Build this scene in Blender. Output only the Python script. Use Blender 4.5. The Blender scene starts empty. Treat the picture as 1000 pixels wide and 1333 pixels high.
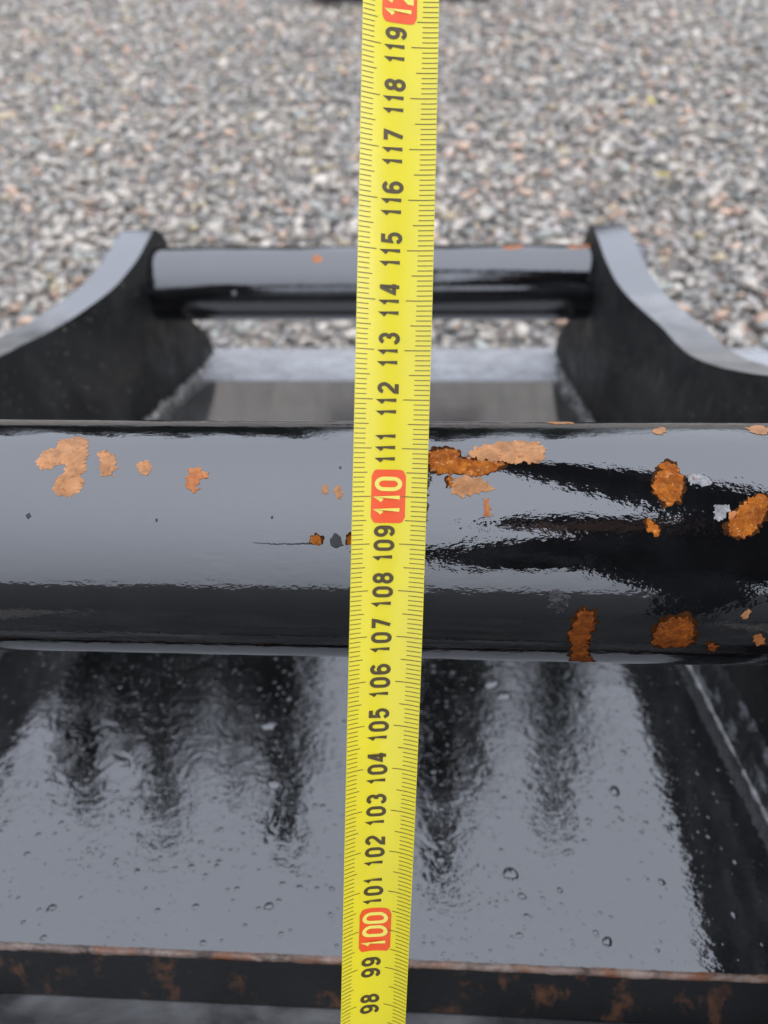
import bpy, bmesh, math, random
import numpy as np
from mathutils import Vector, Matrix, noise
from mathutils.geometry import delaunay_2d_cdt

random.seed(7); rng = np.random.default_rng(11)
scene = bpy.context.scene
C = scene.collection
rad = math.radians

# ------------------------------------------------------------------ camera
TILT = rad(21.0)                      # the coupler lies tipped away from the photographer
PIN_Z = 0.473                         # front pin axis above the gravel (m)
M_BUCKET = Matrix.Translation((0, 0, PIN_Z)) @ Matrix.Rotation(-TILT, 4, 'X')
cp, cyaw, croll = 0.405694, 0.0624613, -0.0130649
fw = Vector((-math.sin(cyaw)*math.cos(cp), math.cos(cyaw)*math.cos(cp), -math.sin(cp)))
rt = Vector((math.cos(cyaw), math.sin(cyaw), 0)); up = rt.cross(fw)
c_, s_ = math.cos(croll), math.sin(croll)
rt, up = c_*rt + s_*up, -s_*rt + c_*up
M_CAM = Matrix.Identity(4)
for i in range(3):
    M_CAM[i][0], M_CAM[i][1], M_CAM[i][2] = rt[i], up[i], -fw[i]
M_CAM.translation = Vector((51.74, -184.55, 86.96))*0.001
M_CAM = M_BUCKET @ M_CAM
cd = bpy.data.cameras.new('camera'); cam = bpy.data.objects.new('camera', cd); C.objects.link(cam)
cam.matrix_world = M_CAM
cd.sensor_fit = 'VERTICAL'; cd.sensor_height = 36.0; cd.lens = 1038/1333*36.0
cd.clip_start = 0.004; cd.clip_end = 2000
cd.dof.use_dof = True; cd.dof.focus_distance = 0.178; cd.dof.aperture_fstop = 14.5
scene.camera = cam

# ------------------------------------------------------------------ world, sun, exposure
SUN_EL, SUN_AZ = rad(34), rad(97)     # azimuth from +Y towards +X
w = bpy.data.worlds.new('World'); scene.world = w; w.use_nodes = True
nt = w.node_tree; nt.nodes.clear()
sky = nt.nodes.new('ShaderNodeTexSky'); sky.sky_type = 'NISHITA'; sky.sun_disc = False
sky.sun_elevation = SUN_EL; sky.sun_rotation = SUN_AZ; sky.air_density = 1.0; sky.dust_density = 4.0; sky.ozone_density = 1.0
hs = nt.nodes.new('ShaderNodeHueSaturation'); hs.inputs['Saturation'].default_value = 0.22
# closed cloud cover: standard overcast distribution, zenith about twice as bright as the horizon
tcw = nt.nodes.new('ShaderNodeTexCoord'); sxyz = nt.nodes.new('ShaderNodeSeparateXYZ'); nt.links.new(tcw.outputs['Generated'], sxyz.inputs[0])
mz = nt.nodes.new('ShaderNodeMath'); mz.operation = 'MAXIMUM'; mz.inputs[1].default_value = 0; nt.links.new(sxyz.outputs[2], mz.inputs[0])
ma = nt.nodes.new('ShaderNodeMath'); ma.operation = 'MULTIPLY_ADD'; ma.inputs[1].default_value = .5; ma.inputs[2].default_value = .5; nt.links.new(mz.outputs[0], ma.inputs[0])
vm = nt.nodes.new('ShaderNodeVectorMath'); vm.operation = 'SCALE'; vm.inputs[0].default_value = (15.9, 17.1, 20.0); nt.links.new(ma.outputs[0], vm.inputs['Scale'])
mx = nt.nodes.new('ShaderNodeMix'); mx.data_type = 'RGBA'; mx.inputs[0].default_value = 0.85; nt.links.new(vm.outputs[0], mx.inputs[7])
bg = nt.nodes.new('ShaderNodeBackground'); bg.inputs[1].default_value = 0.14
ow = nt.nodes.new('ShaderNodeOutputWorld')
nt.links.new(sky.outputs[0], hs.inputs['Color']); nt.links.new(hs.outputs[0], mx.inputs[6])
nt.links.new(mx.outputs[2], bg.inputs[0]); nt.links.new(bg.outputs[0], ow.inputs[0])
sd = bpy.data.lights.new('sun', 'SUN'); sd.energy = 0.9; sd.angle = rad(40); sd.color = (1.0, 0.98, 0.95)
sun = bpy.data.objects.new('sun', sd); C.objects.link(sun)
sdir = Vector((math.sin(SUN_AZ)*math.cos(SUN_EL), math.cos(SUN_AZ)*math.cos(SUN_EL), math.sin(SUN_EL)))
sun.rotation_euler = sdir.to_track_quat('Z', 'Y').to_euler(); sun.location = sdir*20
vs = scene.view_settings; vs.view_transform = 'Standard'; vs.look = 'None'; vs.exposure = 0.32; vs.gamma = 1.0
vs.use_curve_mapping = False

# ------------------------------------------------------------------ helpers
def tag(o, label=None, cat=None, group=None, kind=None):
    if label: o['label'] = label
    if cat: o['category'] = cat
    if group: o['group'] = group
    if kind: o['kind'] = kind
    return o
def empty(name, mat=None):
    o = bpy.data.objects.new(name, None); C.objects.link(o); o.empty_display_size = 0.05
    if mat is not None: o.matrix_world = mat
    return o
def link(name, me, mat=None, parent=None, smooth=False):
    o = bpy.data.objects.new(name, me); C.objects.link(o)
    if mat and not me.materials: me.materials.append(mat)
    if parent: o.parent = parent
    if smooth:
        me.polygons.foreach_set('use_smooth', [True]*len(me.polygons))
    return o
def from_bm(name, bm, mat=None, parent=None, smooth=False):
    me = bpy.data.meshes.new(name); bm.to_mesh(me); bm.free()
    return link(name, me, mat, parent, smooth)
def pyd(name, v, f, mat=None, parent=None, smooth=False):
    me = bpy.data.meshes.new(name); me.from_pydata([tuple(p) for p in v], [], f); me.update()
    return link(name, me, mat, parent, smooth)
def bevel(o, wdt, seg=2, ang=30):
    m = o.modifiers.new('bevel', 'BEVEL'); m.width = wdt; m.segments = seg; m.limit_method = 'ANGLE'; m.angle_limit = rad(ang)
    m.harden_normals = False
    return o
def prism(name, prof, x0, x1, mat, parent, bev=0.0, seg=2, smooth=False):
    """closed (u,w) outline in mm, extruded from x0 to x1 mm"""
    bm = bmesh.new()
    a = [bm.verts.new((x0*.001, u*.001, v*.001)) for u, v in prof]
    b = [bm.verts.new((x1*.001, u*.001, v*.001)) for u, v in prof]
    n = len(prof)
    bm.faces.new(a); bm.faces.new(b[::-1])
    for i in range(n):
        bm.faces.new((a[i], b[i], b[(i+1) % n], a[(i+1) % n])[::-1])
    bmesh.ops.recalc_face_normals(bm, faces=bm.faces)
    o = from_bm(name, bm, mat, parent)
    if smooth:
        for p in o.data.polygons: p.use_smooth = True
        o.data.set_sharp_from_angle(angle=rad(32))
    if bev: bevel(o, bev*.001, seg)
    return o

# ------------------------------------------------------------------ materials
def mat(name):
    m = bpy.data.materials.new(name); m.use_nodes = True
    t = m.node_tree; b = t.nodes['Principled BSDF']
    return m, t, b
def N(t, ty, **kw):
    n = t.nodes.new(ty)
    for k, v in kw.items():
        if k.startswith('i_'): n.inputs[k[2:].replace('_', ' ')].default_value = v
        else: setattr(n, k, v)
    return n
def coords(t, scale=(1, 1, 1), which='Object'):
    tc = N(t, 'ShaderNodeTexCoord'); mp = N(t, 'ShaderNodeMapping'); mp.inputs['Scale'].default_value = scale
    t.links.new(tc.outputs[which], mp.inputs['Vector']); return mp.outputs[0]
def ramp(t, src, stops):
    r = N(t, 'ShaderNodeValToRGB'); e = r.color_ramp.elements
    while len(e) < len(stops): e.new(0.5)
    for k, (p, c) in enumerate(stops):
        e[k].position = p; e[k].color = (c, c, c, 1) if not isinstance(c, tuple) else (*c, 1)
    t.links.new(src, r.inputs[0]); return r.outputs[0]
def noise_(t, vec, scale, detail=3, rough=.5, dist=0.0):
    n = N(t, 'ShaderNodeTexNoise'); n.inputs['Scale'].default_value = scale; n.inputs['Detail'].default_value = detail
    n.inputs['Roughness'].default_value = rough; n.inputs['Distortion'].default_value = dist
    t.links.new(vec, n.inputs['Vector']); return n.outputs['Fac']
def math_(t, op, a, b=None, c=None):
    n = N(t, 'ShaderNodeMath'); n.operation = op
    for k, v in enumerate((a, b, c)):
        if v is None: continue
        if isinstance(v, (int, float)): n.inputs[k].default_value = v
        else: t.links.new(v, n.inputs[k])
    return n.outputs[0]
def mixc(t, f, a, b):
    n = N(t, 'ShaderNodeMix'); n.data_type = 'RGBA'
    if isinstance(f, (int, float)): n.inputs[0].default_value = f
    else: t.links.new(f, n.inputs[0])
    for k, v in ((6, a), (7, b)):
        if isinstance(v, tuple): n.inputs[k].default_value = (*v, 1)
        else: t.links.new(v, n.inputs[k])
    return n.outputs[2]
def bump_(t, h, dist, strength=1.0, prev=None):
    n = N(t, 'ShaderNodeBump'); n.inputs['Strength'].default_value = strength; n.inputs['Distance'].default_value = dist
    t.links.new(h, n.inputs['Height'])
    if prev is not None: t.links.new(prev, n.inputs['Normal'])
    return n.outputs[0]
def droplets(t, vec, scale, size):
    """little standing drops: height of a dome inside random voronoi cells"""
    v = N(t, 'ShaderNodeTexVoronoi'); v.inputs['Scale'].default_value = scale; v.inputs['Randomness'].default_value = 1
    t.links.new(vec, v.inputs['Vector'])
    sp = N(t, 'ShaderNodeSeparateColor'); t.links.new(v.outputs['Color'], sp.inputs[0])
    r = math_(t, 'MULTIPLY', math_(t, 'POWER', sp.outputs[0], 5.0), size)
    q = math_(t, 'DIVIDE', v.outputs['Distance'], math_(t, 'MAXIMUM', r, 0.001))
    return math_(t, 'MULTIPLY', math_(t, 'SQRT', math_(t, 'MAXIMUM', math_(t, 'SUBTRACT', 1.0, math_(t, 'MULTIPLY', q, q)), 0.0)), r)

def wet_paint(name, base=(.003, .003, .0033), ior=2.0, wav=(1, 1, 1), wav_scale=260, wav_amp=4e-5, drop=0.0, drop_scale=170, rough=.035, dust=0.0):
    m, t, b = mat(name)
    vec = coords(t, wav)
    vec0 = coords(t)
    col = mixc(t, ramp(t, noise_(t, vec0, 45, 6, .65), [(.45, 0.0), (.75, 1.0)]), base, tuple(x*1.7+.002 for x in base))
    t.links.new(col, b.inputs['Base Color'])
    rr = ramp(t, noise_(t, vec0, 30, 5, .6), [(.35, rough), (.75, rough*2.2+dust)])
    t.links.new(rr, b.inputs['Roughness'])
    b.inputs['IOR'].default_value = ior
    film = ramp(t, noise_(t, vec0, 26, 3, .55), [(.34, .25), (.66, 1.6)])
    nrm = bump_(t, math_(t, 'MULTIPLY', math_(t, 'SUBTRACT', noise_(t, vec, wav_scale, 3, .55), .5), film), wav_amp)
    nrm = bump_(t, noise_(t, vec0, 28, 2, .5), wav_amp*1.6, 1.0, nrm)
    if drop: nrm = bump_(t, noise_(t, vec0, 105, 2, .5, .5), wav_amp*1.45, 1.0, nrm)
    if drop:
        nrm = bump_(t, droplets(t, vec0, drop_scale, .42), drop, 1.0, nrm)
        fine = math_(t, 'MULTIPLY', droplets(t, vec0, drop_scale*2.1, .46), ramp(t, noise_(t, vec0, 17, 3, .6), [(.42, 0.0), (.58, 1.0)]))
        nrm = bump_(t, fine, drop*.55, 1.0, nrm)
    t.links.new(nrm, b.inputs['Normal'])
    return m
M_PIN = wet_paint('wet_black_paint_pin', wav=(.5, 1, 1), wav_scale=520, wav_amp=7.5e-5, rough=.01)
M_DECK = wet_paint('wet_black_paint_plate', wav=(.9, 1.05, 1), wav_scale=270, wav_amp=8.0e-5, drop=5e-4, drop_scale=330, rough=.008)

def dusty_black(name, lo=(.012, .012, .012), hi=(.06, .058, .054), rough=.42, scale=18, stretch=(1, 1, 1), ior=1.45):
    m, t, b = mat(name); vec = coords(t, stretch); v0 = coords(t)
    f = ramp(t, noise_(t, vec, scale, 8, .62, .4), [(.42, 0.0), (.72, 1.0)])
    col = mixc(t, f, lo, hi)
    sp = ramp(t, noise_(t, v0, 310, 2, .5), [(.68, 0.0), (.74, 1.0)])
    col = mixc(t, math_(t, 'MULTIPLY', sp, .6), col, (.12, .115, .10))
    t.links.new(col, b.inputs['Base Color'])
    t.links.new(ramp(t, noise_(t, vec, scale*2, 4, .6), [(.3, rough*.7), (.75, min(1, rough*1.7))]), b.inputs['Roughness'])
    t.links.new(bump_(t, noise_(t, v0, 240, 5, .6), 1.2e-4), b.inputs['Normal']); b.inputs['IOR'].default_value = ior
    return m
M_LEDGE = dusty_black('streaked_sky_grey_ledge', lo=(.03, .03, .031), hi=(.16, .16, .16), rough=.3, scale=40, stretch=(.5, 1, 1))  # grey base stands in for sky mirrored in the wet ledge
M_EAR = dusty_black('scuffed_black_paint', lo=(.005, .005, .005), hi=(.019, .0185, .017), rough=.5, stretch=(1, .8, 1), ior=1.25)
m, t, b = mat('ear_rim_paint'); v = coords(t); tc = N(t, 'ShaderNodeTexCoord'); sx_ = N(t, 'ShaderNodeSeparateXYZ'); t.links.new(tc.outputs['Object'], sx_.inputs[0])
edge = math_(t, 'ADD', sx_.outputs[1], math_(t, 'MULTIPLY', math_(t, 'SUBTRACT', noise_(t, v, 60, 4, .6), .5), .05))
worn = ramp(t, edge, [(.388, 1.0), (.396, 0.0)])                  # paint still whole and wet near the pin, scuffed in the saddle
f = ramp(t, noise_(t, v, 35, 7, .65, .5), [(.35, 0.0), (.7, 1.0)])
t.links.new(mixc(t, worn, (.03, .03, .032), mixc(t, f, (.045, .044, .042), (.15, .143, .134))), b.inputs['Base Color'])
t.links.new(math_(t, 'ADD', math_(t, 'MULTIPLY', worn, .3), .06), b.inputs['Roughness']); b.inputs['IOR'].default_value = 2.2
t.links.new(bump_(t, noise_(t, v, 200, 4, .6), 1e-4), b.inputs['Normal']); M_EARTOP = m
M_STRIP = dusty_black('dusty_sky_grey_paint', lo=(.24, .24, .245), hi=(.34, .34, .345), rough=.25, scale=35)  # dusty grey, lightened to carry the sky mirrored along the strip
M_REAR = wet_paint('rear_plate_paint', base=(.035, .034, .033), ior=2.5, wav_scale=90, wav_amp=4e-5, rough=.07)
M_BODY = dusty_black('body_black_paint', rough=.5)

def rust(name, a, b_, c, rough=.75, amp=2.5e-4, scale=420):
    m, t, b = mat(name); v = coords(t)
    f1 = ramp(t, noise_(t, v, scale, 6, .68, .6), [(.33, 0.0), (.66, 1.0)])
    f2 = ramp(t, noise_(t, v, scale*2.3, 4, .6, .3), [(.56, 0.0), (.68, 1.0)])
    col = mixc(t, f2, mixc(t, f1, a, b_), c)
    dk = ramp(t, noise_(t, v, scale*.55, 5, .65, .4), [(.40, .55), (.62, 0.0)])
    col = mixc(t, dk, col, tuple(x*.35 for x in a))
    t.links.new(col, b.inputs['Base Color']); b.inputs['Roughness'].default_value = rough
    t.links.new(bump_(t, noise_(t, v, scale*1.4, 6, .7, .8), amp), b.inputs['Normal'])
    ea = N(t, 'ShaderNodeAttribute'); ea.attribute_name = 'rim'        # 0 on the outline, 1 inside: flakes break off along the rim
    fl = math_(t, 'ADD', ea.outputs['Fac'], math_(t, 'MULTIPLY', math_(t, 'SUBTRACT', noise_(t, v, 420, 6, .72, .6), .5), 3.2))
    t.links.new(math_(t, 'GREATER_THAN', fl, .30), b.inputs['Alpha'])
    return m
M_RUST = {
    's': rust('salmon_primer', (.36, .155, .055), (.41, .20, .085), (.24, .08, .022), .4, 8e-5, 420),
    'o': rust('orange_primer', (.37, .105, .022), (.41, .165, .055), (.25, .065, .014), .4, 8e-5),
    'r': rust('orange_rust', (.19, .038, .002), (.42, .125, .008), (.50, .24, .09), .7, 5.0e-4),
    'd': rust('brown_rust', (.15, .033, .004), (.29, .080, .010), (.06, .018, .005), .7, 4.5e-4),
    'w': rust('bare_grey_steel', (.10, .10, .10), (.34, .335, .33), (.20, .09, .05), .3, 5e-4),
    'k': rust('dark_chip', (.012, .012, .013), (.02, .02, .022), (.03, .02, .015), .6, 2e-4),
}
for k_, io_ in (('r', 1.22), ('d', 1.22), ('s', 1.3), ('o', 1.3)): M_RUST[k_].node_tree.nodes['Principled BSDF'].inputs['IOR'].default_value = io_
M_RUST['u'] = rust('rust_edge_shade', (.035, .012, .003), (.07, .024, .006), (.012, .006, .003), .75, 2e-4)  # dark brown for the edge shading painted round rust patches
M_RUST['u'].node_tree.nodes['Principled BSDF'].inputs['IOR'].default_value = 1.12
M_RUST['w2'] = rust('dented_paint', (.02, .02, .021), (.04, .04, .042), (.10, .10, .10), .12, 1.2e-3, 190)

# worn plate edge: bare steel and rust on black
m, t, b = mat('rusty_plate_edge'); v = coords(t, (.5, 1, 1)); v0 = coords(t)
f1 = ramp(t, noise_(t, v, 160, 7, .7, .5), [(.38, 0.0), (.62, 1.0)])
f2 = ramp(t, noise_(t, v0, 60, 6, .65), [(.50, 0.0), (.66, 1.0)])
col = mixc(t, f2, mixc(t, f1, (.03, .019, .014), (.24, .175, .14)), (.15, .05, .016))
t.links.new(col, b.inputs['Base Color']); b.inputs['Roughness'].default_value = .45; b.inputs['Metallic'].default_value = .35
t.links.new(bump_(t, noise_(t, v0, 500, 6, .7), 3e-4), b.inputs['Normal']); M_EDGE = m
m, t, b = mat('rust_stained_face'); v = coords(t, (1, 1, .6)); v0 = coords(t)
tc = N(t, 'ShaderNodeTexCoord')
f2 = ramp(t, noise_(t, v, 75, 7, .68, .3), [(.54, 0.0), (.68, .95)])
col = mixc(t, f2, (.006, .006, .006), mixc(t, noise_(t, v0, 300, 4), (.13, .045, .014), (.05, .03, .018)))
t.links.new(col, b.inputs['Base Color']); b.inputs['Roughness'].default_value = .38
t.links.new(bump_(t, noise_(t, v0, 260, 6, .65), 4e-4), b.inputs['Normal']); M_LIPFACE = m

# weld metal
m, t, b = mat('weld_metal'); v0 = coords(t)
col = mixc(t, ramp(t, noise_(t, v0, 150, 5, .65), [(.45, 0.0), (.62, 1.0)]), (.02, .02, .02), (.20, .19, .175))
t.links.new(col, b.inputs['Base Color']); b.inputs['Roughness'].default_value = .45
t.links.new(bump_(t, noise_(t, v0, 300, 5, .65), 6e-4), b.inputs['Normal']); M_WELD = m
M_TOE = rust('bare_weld_toe', (.16, .155, .15), (.30, .295, .285), (.05, .05, .05), .4, 3e-4)
# streaked ear base, scraped paint
m, t, b = mat('scraped_streaks'); v = coords(t, (1, .45, 1.0)); v0 = coords(t)
f1 = ramp(t, noise_(t, v, 60, 7, .7, 1.2), [(.50, 0.0), (.64, 1.0)])
col = mixc(t, f1, (.008, .008, .008), (.15, .155, .16))
t.links.new(col, b.inputs['Base Color']); b.inputs['Roughness'].default_value = .35
t.links.new(bump_(t, noise_(t, v0, 160, 5, .6), 5e-4), b.inputs['Normal']); M_SCRAPE = m

def flat(name, col, rough=.5, ior=1.5, coat=0.0):
    m, t, b = mat(name); b.inputs['Base Color'].default_value = (*col, 1); b.inputs['Roughness'].default_value = rough
    b.inputs['IOR'].default_value = ior; b.inputs['Coat Weight'].default_value = coat
    v = coords(t); nn = noise_(t, v, 900, 3, .5)
    t.links.new(mixc(t, math_(t, 'MULTIPLY', nn, .35), col, tuple(x*.75 for x in col)), b.inputs['Base Color'])
    return m
m, t, b = mat('yellow_tape_lacquer'); v = coords(t)
col = mixc(t, ramp(t, noise_(t, v, 70, 5, .6), [(.4, 0.0), (.7, 1.0)]), (.585, .495, .018), (.555, .468, .026))
col = mixc(t, ramp(t, noise_(t, v, 1400, 3, .6), [(.66, 0.0), (.74, .5)]), col, (.55, .44, .03))
t.links.new(col, b.inputs['Base Color']); b.inputs['Roughness'].default_value = .3
t.links.new(bump_(t, noise_(t, v, 700, 3, .5), 1.5e-5), b.inputs['Normal']); M_TAPE = m
M_TICK = flat('tick_ink', (.11, .085, .012), .5)
M_INK = flat('numeral_ink', (.055, .036, .008), .5)
M_RED = flat('red_marker_ink', (.66, .07, .010), .45)
M_YNUM = flat('pale_yellow_ink', (.66, .57, .10), .45)

# gravel
m, t, b = mat('crushed_stone'); v = coords(t)
at = N(t, 'ShaderNodeAttribute'); at.attribute_name = 'stone'
sc = N(t, 'ShaderNodeHueSaturation'); t.links.new(at.outputs['Color'], sc.inputs['Color'])
g = noise_(t, v, 260, 5, .65); t.links.new(math_(t, 'ADD', math_(t, 'MULTIPLY', g, .8), .6), sc.inputs['Value'])
col = mixc(t, ramp(t, noise_(t, v, 700, 2, .5), [(.62, 0.0), (.70, .55)]), sc.outputs[0], (.09, .09, .09))
t.links.new(col, b.inputs['Base Color']); b.inputs['Roughness'].default_value = .55
t.links.new(bump_(t, noise_(t, v, 220, 5, .6), 1.5e-3), b.inputs['Normal']); M_STONE = m
m, t, b = mat('gravel_bed'); v = coords(t)
vo = N(t, 'ShaderNodeTexVoronoi'); vo.inputs['Scale'].default_value = 38; t.links.new(v, vo.inputs['Vector'])
sp = N(t, 'ShaderNodeSeparateColor'); t.links.new(vo.outputs['Color'], sp.inputs[0])
col = mixc(t, sp.outputs[0], (.12, .115, .105), (.25, .235, .215))
col = mixc(t, ramp(t, sp.outputs[1], [(.8, 0.0), (.82, .6)]), col, (.30, .20, .15))
col = mixc(t, ramp(t, vo.outputs['Distance'], [(.45, 0.0), (.75, .8)]), col, (.04, .04, .038))
t.links.new(col, b.inputs['Base Color']); b.inputs['Roughness'].default_value = .7
t.links.new(bump_(t, vo.outputs['Distance'], -.012), b.inputs['Normal']); M_BED = m

# ------------------------------------------------------------------ ground
bm = bmesh.new()
for x0, x1, y0, y1 in [(-700, 700, -700, 900)]:
    vs_ = [bm.verts.new(p) for p in ((x0, y0, -.012), (x1, y0, -.012), (x1, y1, -.012), (x0, y1, -.012))]; bm.faces.new(vs_)
g_ = from_bm('ground', bm, M_BED); tag(g_, kind='structure')

m, t, b = mat('added_sheet_dark'); v = coords(t)  # unseen dark ground, added so the lower pin mirrors something dark
t.links.new(mixc(t, noise_(t, v, 180, 5, .7), (.018, .018, .018), (.05, .049, .047)), b.inputs['Base Color']); b.inputs['Roughness'].default_value = .85
t.links.new(bump_(t, noise_(t, v, 150, 4, .7), 3e-3), b.inputs['Normal'])
bm = bmesh.new(); bm.faces.new([bm.verts.new(p) for p in ((-30, -40, -.004), (30, -40, -.004), (30, -.86, -.004), (-30, -.86, -.004))])
tag(from_bm('added_dark_sheet', bm, m), kind='structure')

# crushed stones: random convex lumps, one mesh
protos = []
for k in range(28):
    b_ = bmesh.new()
    sx, sy, sz = rng.uniform(.75, 1.25), rng.uniform(.6, 1.0), rng.uniform(.45, .8)
    for i in range(10):
        p = rng.normal(size=3); p /= np.linalg.norm(p); p *= rng.uniform(.82, 1.1)
        b_.verts.new((p[0]*sx, p[1]*sy, p[2]*sz))
    r_ = bmesh.ops.convex_hull(b_, input=b_.verts)
    bmesh.ops.delete(b_, geom=[e for e in r_['geom_interior'] if isinstance(e, bmesh.types.BMVert)], context='VERTS')
    bmesh.ops.triangulate(b_, faces=b_.faces)
    b_.verts.index_update()
    protos.append((np.array([v.co[:] for v in b_.verts]), np.array([[v.index for v in f.verts] for f in b_.faces])))
    b_.free()
def gravel():
    pts = []
    def field(x0, x1, y0, y1, step, smin, smax, zj):
        nx, ny = int((x1-x0)/step), int((y1-y0)/step)
        X, Y = np.meshgrid(np.arange(nx), np.arange(ny)); X = X.ravel(); Y = Y.ravel()
        px = x0+(X+rng.uniform(0, 1, len(X)))*step; py = y0+(Y+rng.uniform(0, 1, len(X)))*step
        s = smin+(smax-smin)*rng.beta(1.3, 3.4, len(X))
        pts.append(np.stack([px, py, s*zj*rng.uniform(.3, 1.1, len(X)) - .008, s], 1))
    field(-1.25, 1.25, .30, 1.9, .0180, .006, .0265, .5)
    field(-1.9, 1.9, 1.9, 4.4, .0215, .007, .027, .5)
    field(-1.25, -.45, -.84, .30, .026, .009, .02, .5); field(.45, 1.25, -.84, .30, .026, .009, .02, .5)
    field(-1.25, 1.25, .45, 1.9, .0125, .0035, .008, .9); field(-1.7, 1.7, 1.9, 3.4, .016, .004, .009, .9)
    for e0, e1 in ((-2.6, -1.25), (1.25, 2.6)): field(e0, e1, -.3, 1.9, .024, .008, .024, .5)
    for e0, e1 in ((-3.0, -1.9), (1.9, 3.0)): field(e0, e1, 1.9, 4.4, .027, .009, .025, .5)
    P = np.concatenate(pts)
    n = len(P)
    pal = np.array([[.25, .24, .23], [.17, .168, .168], [.30, .285, .27], [.36, .345, .33], [.29, .205, .165], [.33, .245, .20], [.27, .235, .165], [.10, .10, .102], [.20, .215, .215], [.25, .24, .25]])
    wts = np.array([.24, .15, .19, .08, .05, .035, .045, .05, .09, .075]); wts /= wts.sum()
    ci = rng.choice(len(pal), n, p=wts); col = np.minimum(pal[ci]*np.array([1.24, 1.15, 1.01])*1.04*rng.uniform(.8, 1.2, (n, 1)), .55)
    pid = rng.integers(0, len(protos), n)
    # random rotations
    qn = rng.normal(size=(n, 4)); qn[:, 1:3] *= .5; qn /= np.linalg.norm(qn, axis=1)[:, None]
    w_, x_, y_, z_ = qn.T
    R = np.stack([1-2*(y_*y_+z_*z_), 2*(x_*y_-z_*w_), 2*(x_*z_+y_*w_), 2*(x_*y_+z_*w_), 1-2*(x_*x_+z_*z_), 2*(y_*z_-x_*w_), 2*(x_*z_-y_*w_), 2*(y_*z_+x_*w_), 1-2*(x_*x_+y_*y_)], 1).reshape(n, 3, 3)
    V, F, K = [], [], []; off = 0
    for k, (pv, pf) in enumerate(protos):
        idx = np.where(pid == k)[0]
        if not len(idx): continue
        vv = np.einsum('nij,vj->nvi', R[idx], pv)*P[idx, 3][:, None, None]*np.array([1.08, 1.08, .62]) + P[idx, None, :3]
        nv = len(pv)
        ff = pf[None]+(np.arange(len(idx))*nv)[:, None, None]+off
        V.append(vv.reshape(-1, 3)); F.append(ff.reshape(-1, 3)); K.append(np.repeat(col[idx], nv, axis=0)); off += nv*len(idx)
    V = np.concatenate(V); F = np.concatenate(F); K = np.concatenate(K)
    me = bpy.data.meshes.new('gravel')
    me.vertices.add(len(V)); me.vertices.foreach_set('co', V.ravel())
    me.loops.add(F.size); me.loops.foreach_set('vertex_index', F.ravel().astype(np.int32))
    me.polygons.add(len(F)); me.polygons.foreach_set('loop_start', np.arange(0, F.size, 3, dtype=np.int32))
    try: me.polygons.foreach_set('loop_total', np.full(len(F), 3, dtype=np.int32))
    except Exception: pass
    me.update(calc_edges=True)
    a = me.attributes.new('stone', 'FLOAT_COLOR', 'POINT')
    a.data.foreach_set('color', np.concatenate([K, np.ones((len(K), 1))], 1).ravel())
    o = link('gravel', me, M_STONE)
    tag(o, 'wet grey and pinkish crushed stone gravel covering the yard', 'gravel', kind='stuff')
    print('stones', n, 'tris', len(F))
gravel()

# ------------------------------------------------------------------ the bucket and its coupler
bucket = empty('excavator_bucket', M_BUCKET)
tag(bucket, 'black wet painted excavator bucket with two coupler pins between curved ears', 'bucket')
HW, TH, CC, R = 179.2, 27.0, 500.0, 30.0

def catmull(pts, n=6):
    out = []
    for i in range(len(pts)-1):
        p0 = pts[max(i-1, 0)]; p1 = pts[i]; p2 = pts[i+1]; p3 = pts[min(i+2, len(pts)-1)]
        for k in range(n):
            t_ = k/n
            out.append(tuple(.5*((2*p1[j])+(-p0[j]+p2[j])*t_+(2*p0[j]-5*p1[j]+4*p2[j]-p3[j])*t_*t_+(-p0[j]+3*p1[j]-3*p2[j]+p3[j])*t_**3) for j in (0, 1)))
    out.append(pts[-1]); return out
top = catmull([(0, 53), (26, 49), (60, 38), (110, 16), (169, 2), (237, -9), (291, -12.5), (347, -7), (384, 0.5), (413, 10.5), (439, 23), (479, 37.5), (503, 44)], 6)
rear = catmull([(509, 43.5), (530, 34), (543, 12), (548, -12), (560, -34), (600, -52), (636, -70), (652, -92), (655, -112)], 5)
front = [(math.cos(a)*53, math.sin(a)*53) for a in np.linspace(rad(180), rad(96), 10)]
def flare(u, w, sx):
    g = min(1, max(0, (450-u)/120)) if sx > 0 else min(1, max(0, (470-u)/150)); g = g*g*(3-2*g)
    return (20 if sx > 0 else 42)*g*min(1, max(0, (w+137)/125))
top_l = catmull([(0, 53), (26, 49), (60, 38), (110, 14), (169, -3), (237, -15), (291, -18), (340, -16), (372, -11), (400, -2), (425, 8), (445, 18.5), (478, 34), (503, 43.5)], 6)
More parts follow.
